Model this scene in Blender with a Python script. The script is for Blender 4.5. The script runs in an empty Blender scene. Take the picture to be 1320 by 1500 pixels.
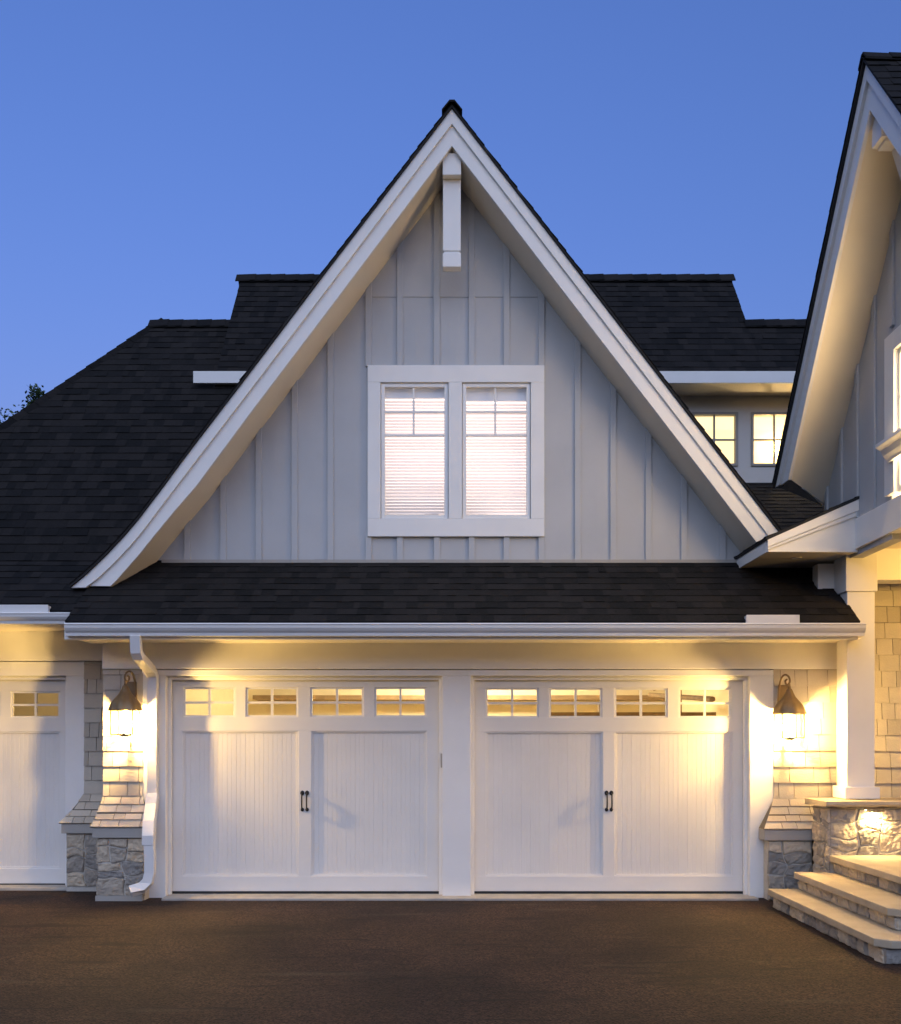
import bpy, math, random
from mathutils import Vector, noise as mnoise

# ------------------------------------------------------------------ camera, sky, exposure
sc = bpy.context.scene
COL = sc.collection
F, CX, HY, CAMZ = 1431.0, 660.0, 1085.0, 1.565      # photo focal length / vanishing point, eye height
cam = bpy.data.objects.new("camera", bpy.data.cameras.new("camera"))
COL.objects.link(cam)
cam.location = (0, 0, CAMZ)
cam.rotation_euler = (math.radians(90), 0, 0)
cam.data.sensor_fit = 'AUTO'
cam.data.sensor_width = 36.0
cam.data.lens = F / 1500.0 * 36.0
cam.data.shift_y = (HY - 750.0) / 1500.0
cam.data.clip_start = 0.05
cam.data.clip_end = 2000
sc.camera = cam

EXPO = 4.1
K = 2.0 ** -EXPO                                    # lamp powers below are given for exposure 0
world = bpy.data.worlds.new("World")
sc.world = world
world.use_nodes = True
wn = world.node_tree
bg = wn.nodes['Background']
sky = wn.nodes.new('ShaderNodeTexSky')
sky.sky_type = 'NISHITA'
sky.sun_disc = False
sky.sun_elevation = math.radians(-0.9)
sky.sun_rotation = math.radians(165)
sky.ozone_density = 3.0
tn = wn.nodes.new('ShaderNodeMix'); tn.data_type = 'RGBA'; tn.blend_type = 'MULTIPLY'
tn.inputs[0].default_value = 1.0; tn.inputs[7].default_value = (0.97, 0.90, 1.0, 1)   # violet dusk cast
wn.links.new(sky.outputs[0], tn.inputs[6])
# added dimming of the lowest sky band, to cut light on the lower facade
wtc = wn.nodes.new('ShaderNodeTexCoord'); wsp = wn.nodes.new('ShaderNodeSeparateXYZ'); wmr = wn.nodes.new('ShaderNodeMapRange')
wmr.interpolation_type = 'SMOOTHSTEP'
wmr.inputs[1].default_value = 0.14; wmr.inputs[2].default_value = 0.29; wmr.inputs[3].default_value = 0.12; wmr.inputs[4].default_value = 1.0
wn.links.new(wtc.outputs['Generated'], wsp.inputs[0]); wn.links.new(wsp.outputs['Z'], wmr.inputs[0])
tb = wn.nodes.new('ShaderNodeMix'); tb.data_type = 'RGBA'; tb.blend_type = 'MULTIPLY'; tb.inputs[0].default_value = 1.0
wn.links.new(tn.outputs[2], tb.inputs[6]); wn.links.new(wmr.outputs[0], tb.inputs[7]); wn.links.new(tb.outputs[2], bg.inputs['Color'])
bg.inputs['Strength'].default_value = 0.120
sun = bpy.data.objects.new("sun", bpy.data.lights.new("sun", 'SUN'))
COL.objects.link(sun)                               # afterglow of the dusk sky behind the camera
sun.data.energy = 0.098
sun.data.angle = math.radians(85)
sun.data.color = (0.87, 0.92, 1.0)
sun.rotation_euler = (math.radians(40), 0, math.radians(-10))
sc.view_settings.view_transform = 'Standard'
sc.view_settings.look = 'None'
sc.view_settings.exposure = EXPO
sc.view_settings.gamma = 1.0
try:
    sc.cycles.sample_clamp_indirect = 4.0
    sc.cycles.max_bounces = 8
    sc.cycles.diffuse_bounces = 5
except Exception:
    pass


def PX(px, d): return (px - CX) * d / F
def PZ(py, d): return CAMZ + (HY - py) * d / F


# ------------------------------------------------------------------ mesh helpers
class MB:
    def __init__(s):
        s.v, s.f, s.m, s.t = [], [], [], []

    def face(s, pts, m=0, t=0.5):
        n = len(s.v)
        s.v.extend([tuple(p) for p in pts])
        s.f.append(tuple(range(n, n + len(pts))))
        s.m.append(m); s.t.append(t)

    def mesh(s, verts, faces, m=0, t=0.5):
        n = len(s.v)
        s.v.extend([tuple(p) for p in verts])
        for f in faces:
            s.f.append(tuple(i + n for i in f)); s.m.append(m); s.t.append(t)

    def box(s, x0, x1, y0, y1, z0, z1, m=0, t=0.5):
        s.mesh([(x0, y0, z0), (x1, y0, z0), (x1, y1, z0), (x0, y1, z0), (x0, y0, z1), (x1, y0, z1), (x1, y1, z1), (x0, y1, z1)],
               [(3, 2, 1, 0), (4, 5, 6, 7), (0, 1, 5, 4), (1, 2, 6, 5), (2, 3, 7, 6), (3, 0, 4, 7)], m, t)

    def prism(s, poly, mp, c0, c1, m=0, t=0.5):
        """poly: list of (a, b); mp(a, b, c) -> world; extruded c0..c1"""
        n = len(poly)
        vs = [mp(a, b, c0) for a, b in poly] + [mp(a, b, c1) for a, b in poly]
        fs = [tuple(range(n)), tuple(range(2 * n - 1, n - 1, -1))]
        fs += [(i, i + n, (i + 1) % n + n, (i + 1) % n) for i in range(n)]
        s.mesh(vs, fs, m, t)

    def strip(s, up, lo, mp, c0, c1, m=0, t=0.5):
        """solid band between two polylines with equal point counts"""
        n = len(up)
        vs = []
        for c in (c0, c1):
            vs += [mp(a, b, c) for a, b in up] + [mp(a, b, c) for a, b in lo]
        fs = []
        N = 2 * n
        for i in range(n - 1):
            fs += [(i, i + 1, n + i + 1, n + i), (N + i + 1, N + i, N + n + i, N + n + i + 1),
                   (i + 1, i, N + i, N + i + 1), (n + i, n + i + 1, N + n + i + 1, N + n + i)]
        fs += [(0, n, N + n, N), (n - 1, N + n - 1, N + 2 * n - 1, 2 * n - 1)]
        s.mesh(vs, fs, m, t)

    def tube(s, pts, r, seg=8, m=0, t=0.5, cap=True):
        pts = [Vector(p) for p in pts]
        rs = r if isinstance(r, (list, tuple)) else [r] * len(pts)
        rings, ref = [], Vector((0.13, 0.31, 0.94))
        for i, p in enumerate(pts):
            d = (pts[min(i + 1, len(pts) - 1)] - pts[max(i - 1, 0)]).normalized()
            if abs(d.dot(ref)) > 0.95: ref = Vector((1, 0.2, 0.1)).normalized()
            u = d.cross(ref).normalized(); w = d.cross(u)
            rings.append([p + (u * math.cos(2 * math.pi * k / seg) + w * math.sin(2 * math.pi * k / seg)) * rs[i] for k in range(seg)])
        vs = [q for ring in rings for q in ring]
        fs = []
        for i in range(len(pts) - 1):
            for k in range(seg):
                a, b = i * seg + k, i * seg + (k + 1) % seg
                fs.append((a, b, b + seg, a + seg))
        if cap:
            fs += [tuple(range(seg - 1, -1, -1)), tuple(range(len(vs) - seg, len(vs)))]
        s.mesh(vs, fs, m, t)

    def rect_sweep(s, pts, w, dpt, m=0, t=0.5):
        """rectangular pipe, width w along X, depth dpt in the YZ plane normal to the path"""
        pts = [Vector(p) for p in pts]
        vs = []
        for i, p in enumerate(pts):
            a = (pts[i] - pts[i - 1]).normalized() if i else None
            b = (pts[i + 1] - pts[i]).normalized() if i < len(pts) - 1 else None
            d = ((a or b) + (b or a)).normalized()
            side = Vector((1, 0, 0)); side = (side - d * side.dot(d)).normalized()
            nn = d.cross(side).normalized()
            sc_ = 1.0
            if a and b:
                sc_ = 1.0 / max(0.6, math.cos(a.angle(b) / 2))
            for su, sn in ((-1, -1), (1, -1), (1, 1), (-1, 1)):
                vs.append(p + side * su * w / 2 + nn * sn * dpt / 2 * sc_)
        fs = []
        for i in range(len(pts) - 1):
            for k in range(4):
                a_, b_ = i * 4 + k, i * 4 + (k + 1) % 4
                fs.append((a_, b_, b_ + 4, a_ + 4))
        fs += [(3, 2, 1, 0), tuple(range(len(vs) - 4, len(vs)))]
        s.mesh(vs, fs, m, t)

    def lathe(s, prof, c, seg=16, m=0, t=0.5, scal=None):
        vs, fs = [], []
        for r, z in prof:
            for k in range(seg):
                a = 2 * math.pi * k / seg
                rr = r * (scal(a, r) if scal else 1)
                vs.append((c[0] + rr * math.cos(a), c[1] + rr * math.sin(a), c[2] + z))
        for i in range(len(prof) - 1):
            for k in range(seg):
                a, b = i * seg + k, i * seg + (k + 1) % seg
                fs.append((a, b, b + seg, a + seg))
        fs += [tuple(range(seg - 1, -1, -1)), tuple(range(len(vs) - seg, len(vs)))]
        s.mesh(vs, fs, m, t)

    def build(s, name, mats, parent=None, bevel=0.0, smooth=False, loc=None, recalc=True):
        me = bpy.data.meshes.new(name)
        me.from_pydata(s.v, [], s.f)
        if not isinstance(mats, (list, tuple)): mats = [mats]
        for m in mats: me.materials.append(m)
        me.polygons.foreach_set('material_index', s.m)
        at = me.attributes.new('tint', 'FLOAT', 'FACE')
        at.data.foreach_set('value', s.t)
        if recalc:
            import bmesh
            bm = bmesh.new(); bm.from_mesh(me)
            bmesh.ops.recalc_face_normals(bm, faces=bm.faces)
            bm.to_mesh(me); bm.free()
        if smooth:
            me.polygons.foreach_set('use_smooth', [True] * len(me.polygons))
        me.update()
        o = bpy.data.objects.new(name, me)
        COL.objects.link(o)
        if loc: o.location = loc
        if parent: o.parent = parent
        if bevel:
            b = o.modifiers.new('bevel', 'BEVEL'); b.width = bevel; b.segments = 2
            b.limit_method = 'ANGLE'; b.angle_limit = math.radians(40)
            b.harden_normals = False
        return o


def empty(name, loc, label=None, cat=None, group=None, parent=None):
    o = bpy.data.objects.new(name, None); COL.objects.link(o)
    o.location = loc; o.empty_display_size = 0.2
    if label: o['label'] = label
    if cat: o['category'] = cat
    if group: o['group'] = group
    if parent: o.parent = parent
    return o


def tag(o, label, cat, group=None):
    o['label'] = label; o['category'] = cat
    if group: o['group'] = group
    return o


# ------------------------------------------------------------------ materials
def mat(name, col, rough=0.6, var=0.0, nscale=8.0, bump=0.0, bscale=60.0, tint=0.0, metal=0.0, col2=None, spec=0.5):
    m = bpy.data.materials.new(name); m.use_nodes = True
    nt = m.node_tree; b = nt.nodes['Principled BSDF']
    b.inputs['Roughness'].default_value = rough
    b.inputs['Metallic'].default_value = metal
    b.inputs['Specular IOR Level'].default_value = spec
    tc = nt.nodes.new('ShaderNodeTexCoord')
    c2 = col2 or tuple(max(0, c * (1 - var)) for c in col)
    c1 = col if col2 else tuple(min(1, c * (1 + var * 0.5)) for c in col)
    n = nt.nodes.new('ShaderNodeTexNoise'); n.inputs['Scale'].default_value = nscale; n.inputs['Detail'].default_value = 6
    nt.links.new(tc.outputs['Object'], n.inputs['Vector'])
    fac = n.outputs['Fac']
    if tint:
        at = nt.nodes.new('ShaderNodeAttribute'); at.attribute_name = 'tint'
        mx = nt.nodes.new('ShaderNodeMix'); mx.data_type = 'FLOAT'; mx.inputs[0].default_value = tint
        nt.links.new(n.outputs['Fac'], mx.inputs[2]); nt.links.new(at.outputs['Fac'], mx.inputs[3])
        fac = mx.outputs[0]
    r = nt.nodes.new('ShaderNodeValToRGB')
    r.color_ramp.elements[0].position = 0.25; r.color_ramp.elements[1].position = 0.75
    r.color_ramp.elements[0].color = (*c2, 1); r.color_ramp.elements[1].color = (*c1, 1)
    nt.links.new(fac, r.inputs['Fac']); nt.links.new(r.outputs['Color'], b.inputs['Base Color'])
    if bump:
        n2 = nt.nodes.new('ShaderNodeTexNoise'); n2.inputs['Scale'].default_value = bscale; n2.inputs['Detail'].default_value = 5
        nt.links.new(tc.outputs['Object'], n2.inputs['Vector'])
        bp = nt.nodes.new('ShaderNodeBump'); bp.inputs['Strength'].default_value = bump; bp.inputs['Distance'].default_value = 0.01
        nt.links.new(n2.outputs['Fac'], bp.inputs['Height']); nt.links.new(bp.outputs['Normal'], b.inputs['Normal'])
    return m


def mat_glass(name, tint=(1, 1, 1), refl=0.10):
    m = bpy.data.materials.new(name); m.use_nodes = True
    nt = m.node_tree; nt.nodes.clear()
    out = nt.nodes.new('ShaderNodeOutputMaterial'); mix = nt.nodes.new('ShaderNodeMixShader')
    t = nt.nodes.new('ShaderNodeBsdfTransparent'); t.inputs[0].default_value = (*tint, 1)
    g = nt.nodes.new('ShaderNodeBsdfGlossy'); g.inputs['Roughness'].default_value = 0.02
    mix.inputs[0].default_value = refl
    nt.links.new(t.outputs[0], mix.inputs[1]); nt.links.new(g.outputs[0], mix.inputs[2]); nt.links.new(mix.outputs[0], out.inputs[0])
    return m


def mat_emit(name, col, strength):
    m = bpy.data.materials.new(name); m.use_nodes = True
    b = m.node_tree.nodes['Principled BSDF']
    b.inputs['Base Color'].default_value = (*[min(1, c) for c in col], 1)
    b.inputs['Emission Color'].default_value = (*col, 1)
    b.inputs['Emission Strength'].default_value = strength
    return m


WHITE = mat('white_paint', (0.80, 0.79, 0.77), 0.45, var=0.04, nscale=3, bump=0.02, bscale=25)
DOORW = mat('door_white_paint', (0.74, 0.72, 0.69), 0.5, var=0.05, nscale=2.5, bump=0.05, bscale=40)
GREY = mat('grey_board_paint', (0.465, 0.475, 0.49), 0.6, var=0.07, nscale=2.0, bump=0.06, bscale=35)
TAUPE = mat('taupe_shingle_paint', (0.53, 0.48, 0.40), 0.75, col2=(0.42, 0.375, 0.31), nscale=14, tint=0.7, bump=0.25, bscale=60)
TAUPEB = mat('siding_backing', (0.13, 0.115, 0.095), 0.9)
BAND = mat('taupe_trim_paint', (0.36, 0.34, 0.31), 0.6, var=0.06, nscale=4)
ROOF = mat('asphalt_shingle', (0.0165, 0.0142, 0.0135), 0.92, col2=(0.0040, 0.0039, 0.0043), nscale=34, tint=0.52, bump=0.7, bscale=220, spec=0.25)
ROOFB = mat('roof_edge', (0.02, 0.02, 0.022), 0.9)
SOFF = mat('soffit_paint', (0.82, 0.75, 0.62), 0.6, var=0.04, nscale=3)
ALU = mat('gutter_aluminium', (0.72, 0.71, 0.70), 0.35, var=0.03, nscale=2)
STONE = mat('fieldstone', (0.50, 0.42, 0.315), 0.9, col2=(0.25, 0.235, 0.215), nscale=14, tint=0.6, bump=1.0, bscale=38)
MORTAR = mat('mortar', (0.50, 0.47, 0.42), 0.95, var=0.15, nscale=30, bump=0.5, bscale=120)
BLUEST = mat('bluestone_tread', (0.42, 0.355, 0.26), 0.7, var=0.2, nscale=5, bump=0.25, bscale=50)
CONC = mat('concrete', (0.42, 0.39, 0.35), 0.85, var=0.25, nscale=6, bump=0.3, bscale=80)
IRON = mat('black_iron', (0.012, 0.011, 0.011), 0.4, bump=0.05)
BRONZE = mat('bronze', (0.21, 0.145, 0.075), 0.45, var=0.3, nscale=12, metal=0.4)
GLASS = mat_glass('window_glass', (0.97, 0.98, 1.0), 0.07)
LGLASS = mat_glass('lantern_glass', (1, 0.98, 0.95), 0.06)
BULB = mat_emit('bulb', (1.0, 0.78, 0.45), 60 * K)
ROOM = mat('garage_wall_paint', (0.72, 0.62, 0.42), 0.8, var=0.05)
TIMBER = mat('shelf_timber', (0.25, 0.16, 0.08), 0.7, var=0.3)
RUBBER = mat('rubber_seal', (0.02, 0.02, 0.02), 0.7)
LEAF = mat('leaf', (0.06, 0.10, 0.03), 0.6, col2=(0.025, 0.05, 0.016), nscale=3, tint=0.6)
BARK = mat('bark', (0.09, 0.07, 0.05), 0.9, var=0.4, nscale=20, bump=0.6)
GRASS = mat('grass', (0.06, 0.09, 0.03), 0.9, col2=(0.035, 0.055, 0.018), nscale=40)


def asphalt():
    m = bpy.data.materials.new('asphalt'); m.use_nodes = True
    nt = m.node_tree; b = nt.nodes['Principled BSDF']; L = nt.links.new
    tc = nt.nodes.new('ShaderNodeTexCoord')
    def noise(sc_, det=4, vec=None, ro=0.5):
        n = nt.nodes.new('ShaderNodeTexNoise'); n.inputs['Scale'].default_value = sc_; n.inputs['Detail'].default_value = det
        n.inputs['Roughness'].default_value = ro
        L(vec or tc.outputs['Object'], n.inputs['Vector']); return n.outputs['Fac']
    v = nt.nodes.new('ShaderNodeTexVoronoi'); v.inputs['Scale'].default_value = 85
    L(tc.outputs['Object'], v.inputs['Vector'])
    r = nt.nodes.new('ShaderNodeValToRGB')
    r.color_ramp.elements[0].position = 0.40; r.color_ramp.elements[0].color = (0.0150, 0.0080, 0.0058, 1)
    r.color_ramp.elements[1].position = 0.60; r.color_ramp.elements[1].color = (0.0300, 0.0160, 0.0112, 1)
    L(noise(0.9, 8, None, 0.65), r.inputs['Fac'])
    sp = nt.nodes.new('ShaderNodeMix'); sp.data_type = 'RGBA'; sp.blend_type = 'MULTIPLY'; sp.inputs[0].default_value = 0.9
    gr = nt.nodes.new('ShaderNodeValToRGB'); gr.color_ramp.elements[0].position = 0.22; gr.color_ramp.elements[1].position = 0.78; gr.color_ramp.elements[0].color = (0.1, 0.1, 0.1, 1); gr.color_ramp.elements[1].color = (2.3, 2.2, 2.05, 1)
    L(v.outputs['Color'], gr.inputs['Fac']); L(r.outputs['Color'], sp.inputs[6]); L(gr.outputs['Color'], sp.inputs[7])
    # stretched dusty scuffs and a few oil spots
    mp = nt.nodes.new('ShaderNodeMapping'); mp.inputs['Scale'].default_value = (0.5, 3.2, 1)
    L(tc.outputs['Object'], mp.inputs['Vector'])
    sr = nt.nodes.new('ShaderNodeValToRGB'); sr.color_ramp.elements[0].position = 0.60; sr.color_ramp.elements[1].position = 0.72
    sr.color_ramp.elements[0].color = (0, 0, 0, 1); sr.color_ramp.elements[1].color = (0.35, 0.35, 0.35, 1)
    L(noise(1.5, 4, mp.outputs[0]), sr.inputs['Fac'])
    mx = nt.nodes.new('ShaderNodeMix'); mx.data_type = 'RGBA'; mx.inputs[7].default_value = (0.075, 0.056, 0.044, 1)
    L(sr.outputs['Color'], mx.inputs[0]); L(sp.outputs[2], mx.inputs[6])
    orr = nt.nodes.new('ShaderNodeValToRGB'); orr.color_ramp.elements[0].position = 0.35; orr.color_ramp.elements[1].position = 0.39
    orr.color_ramp.elements[0].color = (0.8, 0.8, 0.8, 1); orr.color_ramp.elements[1].color = (0, 0, 0, 1)
    L(noise(2.1, 3, mp.outputs[0]), orr.inputs['Fac'])
    mx2 = nt.nodes.new('ShaderNodeMix'); mx2.data_type = 'RGBA'; mx2.inputs[7].default_value = (0.007, 0.005, 0.004, 1)
    L(orr.outputs['Color'], mx2.inputs[0]); L(mx.outputs[2], mx2.inputs[6])
    L(mx2.outputs[2], b.inputs['Base Color'])
    b.inputs['Roughness'].default_value = 0.85
    b.inputs['Specular IOR Level'].default_value = 0.3
    bp = nt.nodes.new('ShaderNodeBump'); bp.inputs['Strength'].default_value = 0.8; bp.inputs['Distance'].default_value = 0.007
    L(v.outputs['Distance'], bp.inputs['Height']); L(bp.outputs['Normal'], b.inputs['Normal'])
    return m


ASPHALT = asphalt()

# ------------------------------------------------------------------ pattern builders
def prof_at(prof, s):
    for i in range(len(prof) - 1):
        (a0, b0), (a1, b1) = prof[i], prof[i + 1]
        L = math.hypot(a1 - a0, b1 - b0)
        if s <= L or i == len(prof) - 2:
            f = s / L
            return (a0 + (a1 - a0) * f, b0 + (b1 - b0) * f), (-(b1 - b0) / L, (a1 - a0) / L)
        s -= L


def prof_len(prof):
    return sum(math.hypot(prof[i + 1][0] - prof[i][0], prof[i + 1][1] - prof[i][1]) for i in range(len(prof) - 1))


def courses(mb, mp, prof, xr, exposure, tabs, thick, gap=0.0, flip=False, seed=1, m=0, jitter=0.0, overlap=1.25, foot=None):
    """rows of overlapping shingles laid up a profile (a, b); mp(u, a, b) -> world; xr(s) -> (u0, u1)"""
    R = random.Random(seed)
    sg = -1 if flip else 1
    L = prof_len(prof)
    rows, q = [], 0.0
    while q < L:
        e_ = foot if foot and q < 0.33 else exposure
        rows.append((q, e_)); q += e_
    for s0, e_ in rows:
        s1 = min(s0 + e_ * overlap, L)
        if s1 - s0 < 0.02: continue
        (a0, b0), n0 = prof_at(prof, s0 + 1e-5); (a1, b1), n1 = prof_at(prof, s1)
        l0, r0 = xr(s0); l1, r1 = xr(s1)
        if r0 - l0 < 0.02: continue
        u = l0 - R.random() * tabs[1] * 0.8
        while u < r0:
            w = R.uniform(*tabs)
            ua, ub = max(u, l0), min(u + w - gap, r0)
            u += w
            if ub - ua < 0.015: continue
            va = l1 if ua <= l0 + 1e-6 else max(min(ua, r1), l1)
            vb = r1 if ub >= r0 - 1e-6 else max(min(ub, r1), l1)
            th = R.uniform(*thick); t = R.random(); j = R.uniform(-jitter, jitter)
            aa, bb = a0 + (a1 - a0) * j, b0 + (b1 - b0) * j
            q = (aa + sg * n0[0] * th, bb + sg * n0[1] * th)
            k = (a1 + sg * n1[0] * 0.001, b1 + sg * n1[1] * 0.001)
            P = [mp(ua, *q), mp(ub, *q), mp(vb, *k), mp(va, *k), mp(ua, aa, bb), mp(ub, aa, bb)]
            mb.mesh(P, [(0, 1, 2, 3), (4, 5, 1, 0), (4, 0, 3), (1, 5, 2)], m, t)


def deck(mb, mp, prof, xr, th, flip=False, m=0):
    """solid board under a roof plane"""
    sg = -1 if flip else 1
    s = 0.0; st = []
    for i in range(len(prof)):
        if i: s += math.hypot(prof[i][0] - prof[i - 1][0], prof[i][1] - prof[i - 1][1])
        (a, b) = prof[i]
        _, nn = prof_at(prof, max(min(s, prof_len(prof) - 1e-4), 1e-4))
        l, r = xr(s)
        st.append((l, r, a, b, nn))
    vs = []
    for (l, r, a, b, nn) in st:
        a2, b2 = a - sg * nn[0] * th, b - sg * nn[1] * th
        vs += [mp(l, a, b), mp(r, a, b), mp(r, a2, b2), mp(l, a2, b2)]
    fs = []
    for i in range(len(st) - 1):
        for k in range(4):
            p, q = i * 4 + k, i * 4 + (k + 1) % 4
            fs.append((p, q, q + 4, p + 4))
    fs += [(3, 2, 1, 0), tuple(range(len(vs) - 4, len(vs)))]
    mb.mesh(vs, fs, m, 0.3)


def stones(mb, mp, u0, u1, v0, v1, seed, m=0, mn=0.10, mx=0.30, proud=0.022):
    """irregular ashlar face; mp(u, v, w) with w outwards"""
    R = random.Random(seed)
    cells = []
    def split(a, b, c, d):
        w, h = b - a, d - c
        if w > mx * R.uniform(0.9, 1.5) and w > h * 0.9:
            k = a + w * R.uniform(0.35, 0.65); split(a, k, c, d); split(k, b, c, d)
        elif h > mn * R.uniform(1.3, 2.0):
            k = c + h * R.uniform(0.35, 0.65); split(a, b, c, k); split(a, b, k, d)
        elif w > mx * 0.95:
            k = a + w * R.uniform(0.35, 0.65); split(a, k, c, d); split(k, b, c, d)
        else:
            cells.append((a, b, c, d))
    split(u0, u1, v0, v1)
    GR = (0, 0.04, 0.13, 0.23, 0.33, 0.43, 0.53, 0.63, 0.73, 0.83, 0.95, 1.0)
    for (a, b, c, d) in cells:
        g = 0.0045
        a += g; b -= g; c += g; d -= g
        if b - a < 0.03 or d - c < 0.03: continue
        t = R.random(); pr = proud * R.uniform(0.55, 1.1); N = 11
        cs = [R.uniform(-0.012, 0.012) for _ in range(8)]
        so = R.uniform(0, 50)
        vs, fs = [], []
        for j in range(N + 1):
            for i in range(N + 1):
                x, y = GR[i], GR[j]
                ex = (cs[0] * (1 - y) + cs[1] * y) if i == 0 else ((cs[2] * (1 - y) + cs[3] * y) if i == N else 0)
                ey = (cs[4] * (1 - x) + cs[5] * x) if j == 0 else ((cs[6] * (1 - x) + cs[7] * x) if j == N else 0)
                uu = a + (b - a) * x + ex * 0.6; vv = c + (d - c) * y + ey * 0.6
                fu = min(1, max(0, min(uu - u0, u1 - uu)) / 0.08); fv = min(1, max(0, min(vv - v0, v1 - vv)) / 0.08)
                du = 0.055 * fu * mnoise.noise(Vector((uu * 5.5 + seed, vv * 5.5, 1.7)))
                dv = 0.055 * fv * mnoise.noise(Vector((uu * 5.0 - seed, vv * 5.0, 9.1)))
                uu += du; vv += dv
                e = min(x, 1 - x) * (b - a), min(y, 1 - y) * (d - c)
                rim = min(1.0, min(e) / 0.007)
                w = -0.004 if rim <= 0 else pr * (0.7 + 0.3 * rim)
                if rim > 0:
                    w += 0.015 * mnoise.noise(Vector((uu * 12 + so, vv * 12, so))) + 0.010 * mnoise.noise(Vector((uu * 34 + so, vv * 34, so)))
                vs.append(mp(uu, vv, w))
        for j in range(N):
            for i in range(N):
                p = j * (N + 1) + i
                fs.append((p, p + 1, p + N + 2, p + N + 1))
        mb.mesh(vs, fs, m, t)


mXZ = lambda a, b, c: (a, c, b)      # a = X, b = Z, extruded along Y
mYZ = lambda a, b, c: (c, a, b)      # a = Y, b = Z, extruded along X
rX = lambda u, a, b: (u, a, b)       # courses along X, profile in Y-Z
rY = lambda u, a, b: (a, u, b)       # courses along Y, profile in X-Z

# ------------------------------------------------------------------ ground
def sheet(name, x0, x1, y0, y1, z, m):
    b = MB(); b.face([(x0, y0, z), (x1, y0, z), (x1, y1, z), (x0, y1, z)])
    o = b.build(name, m, recalc=False); o['kind'] = 'structure'; return o


sheet('lawn', -300, 300, -300, 300, -0.012, GRASS)
sheet('driveway', -16, 14, -22, 10.5, 0.0, ASPHALT)
ap = MB(); ap.box(PX(238, 9.6), PX(1110, 9.6), 9.56, 9.95, -0.05, 0.022); ap.box(-7.3, PX(118, 10.3), 10.20, 10.55, -0.05, 0.028)
o = ap.build('concrete_apron', CONC, bevel=0.006); o['kind'] = 'structure'

# ------------------------------------------------------------------ the house
house = empty('house', (0, 10, 0), 'white and grey house with steep gable and double garage doors at dusk', 'house')
def part(mb, name, m, bevel=0.0, smooth=False, parent=None, label=None):
    o = mb.build(name, m, None, bevel, smooth)
    p = parent or house
    o.parent = p
    M = p.matrix_world
    loc = Vector((0, 0, 0)); q = p
    while q is not None:
        loc += q.location; q = q.parent
    o.location = -loc
    if label: o['label'] = label
    return o


def hang(o, parent):
    """keep an object where it stands while parenting it"""
    loc = Vector((0, 0, 0)); q = parent
    while q is not None:
        loc += q.location; q = q.parent
    o.parent = parent; o.location = Vector(o.location) - loc
    return o


D0 = 9.73            # garage front
DL = 10.30           # the recessed garage on the left
DW = 10.10           # gable wall
DF = 9.58            # gable fascia
XP0, XP1 = -3.454, -3.06

# --- walls --------------------------------------------------------------
sid = MB()
mpF = rX
# pier front: straight then flared at its foot
zt = 2.30
zk, zb = 0.985, 0.715
pier = [(D0 - 0.20, zb), (D0 - 0.10, zb + 0.12), (D0 - 0.005, zk + 0.03), (D0 - 0.005, zt)]
Lp = prof_len(pier)
def pier_xr(s):
    k = max(0.0, 1 - s / 0.34)
    return (XP0 - 0.06 * k, XP1 + 0.11 * k - 0.0)
courses(sid, rX, pier, pier_xr, 0.152, (0.10, 0.24), (0.017, 0.021), gap=0.006, seed=11, jitter=0.006, overlap=1.2, foot=0.088)
# side of the pier and its return
courses(sid, rY, [(XP0, 0.0), (XP0, 2.6)], lambda s: (D0 + 0.01, DL), 0.152, (0.08, 0.24), (0.010, 0.014), gap=0.004, flip=False, seed=12)
part(sid, 'shingle_siding', TAUPE); sid = MB()
# recessed strip beside the left-hand garage door
xl0, xl1 = PX(124, DL), XP0
lp = [(DL - 0.20, zb - 0.01), (DL - 0.10, zb + 0.11), (DL - 0.005, zk + 0.02), (DL - 0.005, 2.40)]
courses(sid, rX, lp, lambda s: (xl0 - 0.19 * max(0, 1 - s / 0.34), xl1 + 0.05), 0.152, (0.08, 0.24), (0.017, 0.021), gap=0.006, seed=13, jitter=0.006, foot=0.088)
part(sid, 'shingle_siding', TAUPE); sid = MB()
# right-hand wall with lantern
xr0 = PX(1133, D0)
rp = [(D0 - 0.20, zb - 0.02), (D0 - 0.10, zb + 0.10), (D0 - 0.005, zk + 0.0), (D0 - 0.005, 2.30)]
courses(sid, rX, rp, lambda s: (xr0 - 0.16 * max(0, 1 - s / 0.34), 3.92), 0.160, (0.11, 0.25), (0.017, 0.021), gap=0.006, seed=14, jitter=0.006, foot=0.088)
part(sid, 'shingle_siding', TAUPE); sid = MB()
# porch back wall
courses(sid, rX, [(D0 - 0.005, 0.5), (D0 - 0.005, 3.3)], lambda s: (3.92, 6.9), 0.160, (0.10, 0.24), (0.017, 0.021), gap=0.006, seed=15, jitter=0.006)
part(sid, 'shingle_siding', TAUPE)
def flare_solid(m, x0, x1, xa, xb, y, zz):
    m.mesh([(x0, y - 0.192, zz), (x1, y - 0.192, zz), (x1, y, zz), (x0, y, zz), (xa, y - 0.002, zz + 0.29), (xb, y - 0.002, zz + 0.29), (xb, y, zz + 0.29), (xa, y, zz + 0.29)],
           [(0, 1, 2, 3), (4, 5, 6, 7), (0, 1, 5, 4), (1, 2, 6, 5), (2, 3, 7, 6), (3, 0, 4, 7)])
w_ = MB(); w_.box(XP0, XP1 + 0.02, D0, D0 + 0.15, 0.0, 2.30); w_.box(XP0 + 0.004, XP0 + 0.10, D0 + 0.15, DL + 0.2, 0, 2.6)
flare_solid(w_, XP0 - 0.055, XP1 + 0.10, XP0, XP1, D0, zb); part(w_, 'wall', TAUPEB)
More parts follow.
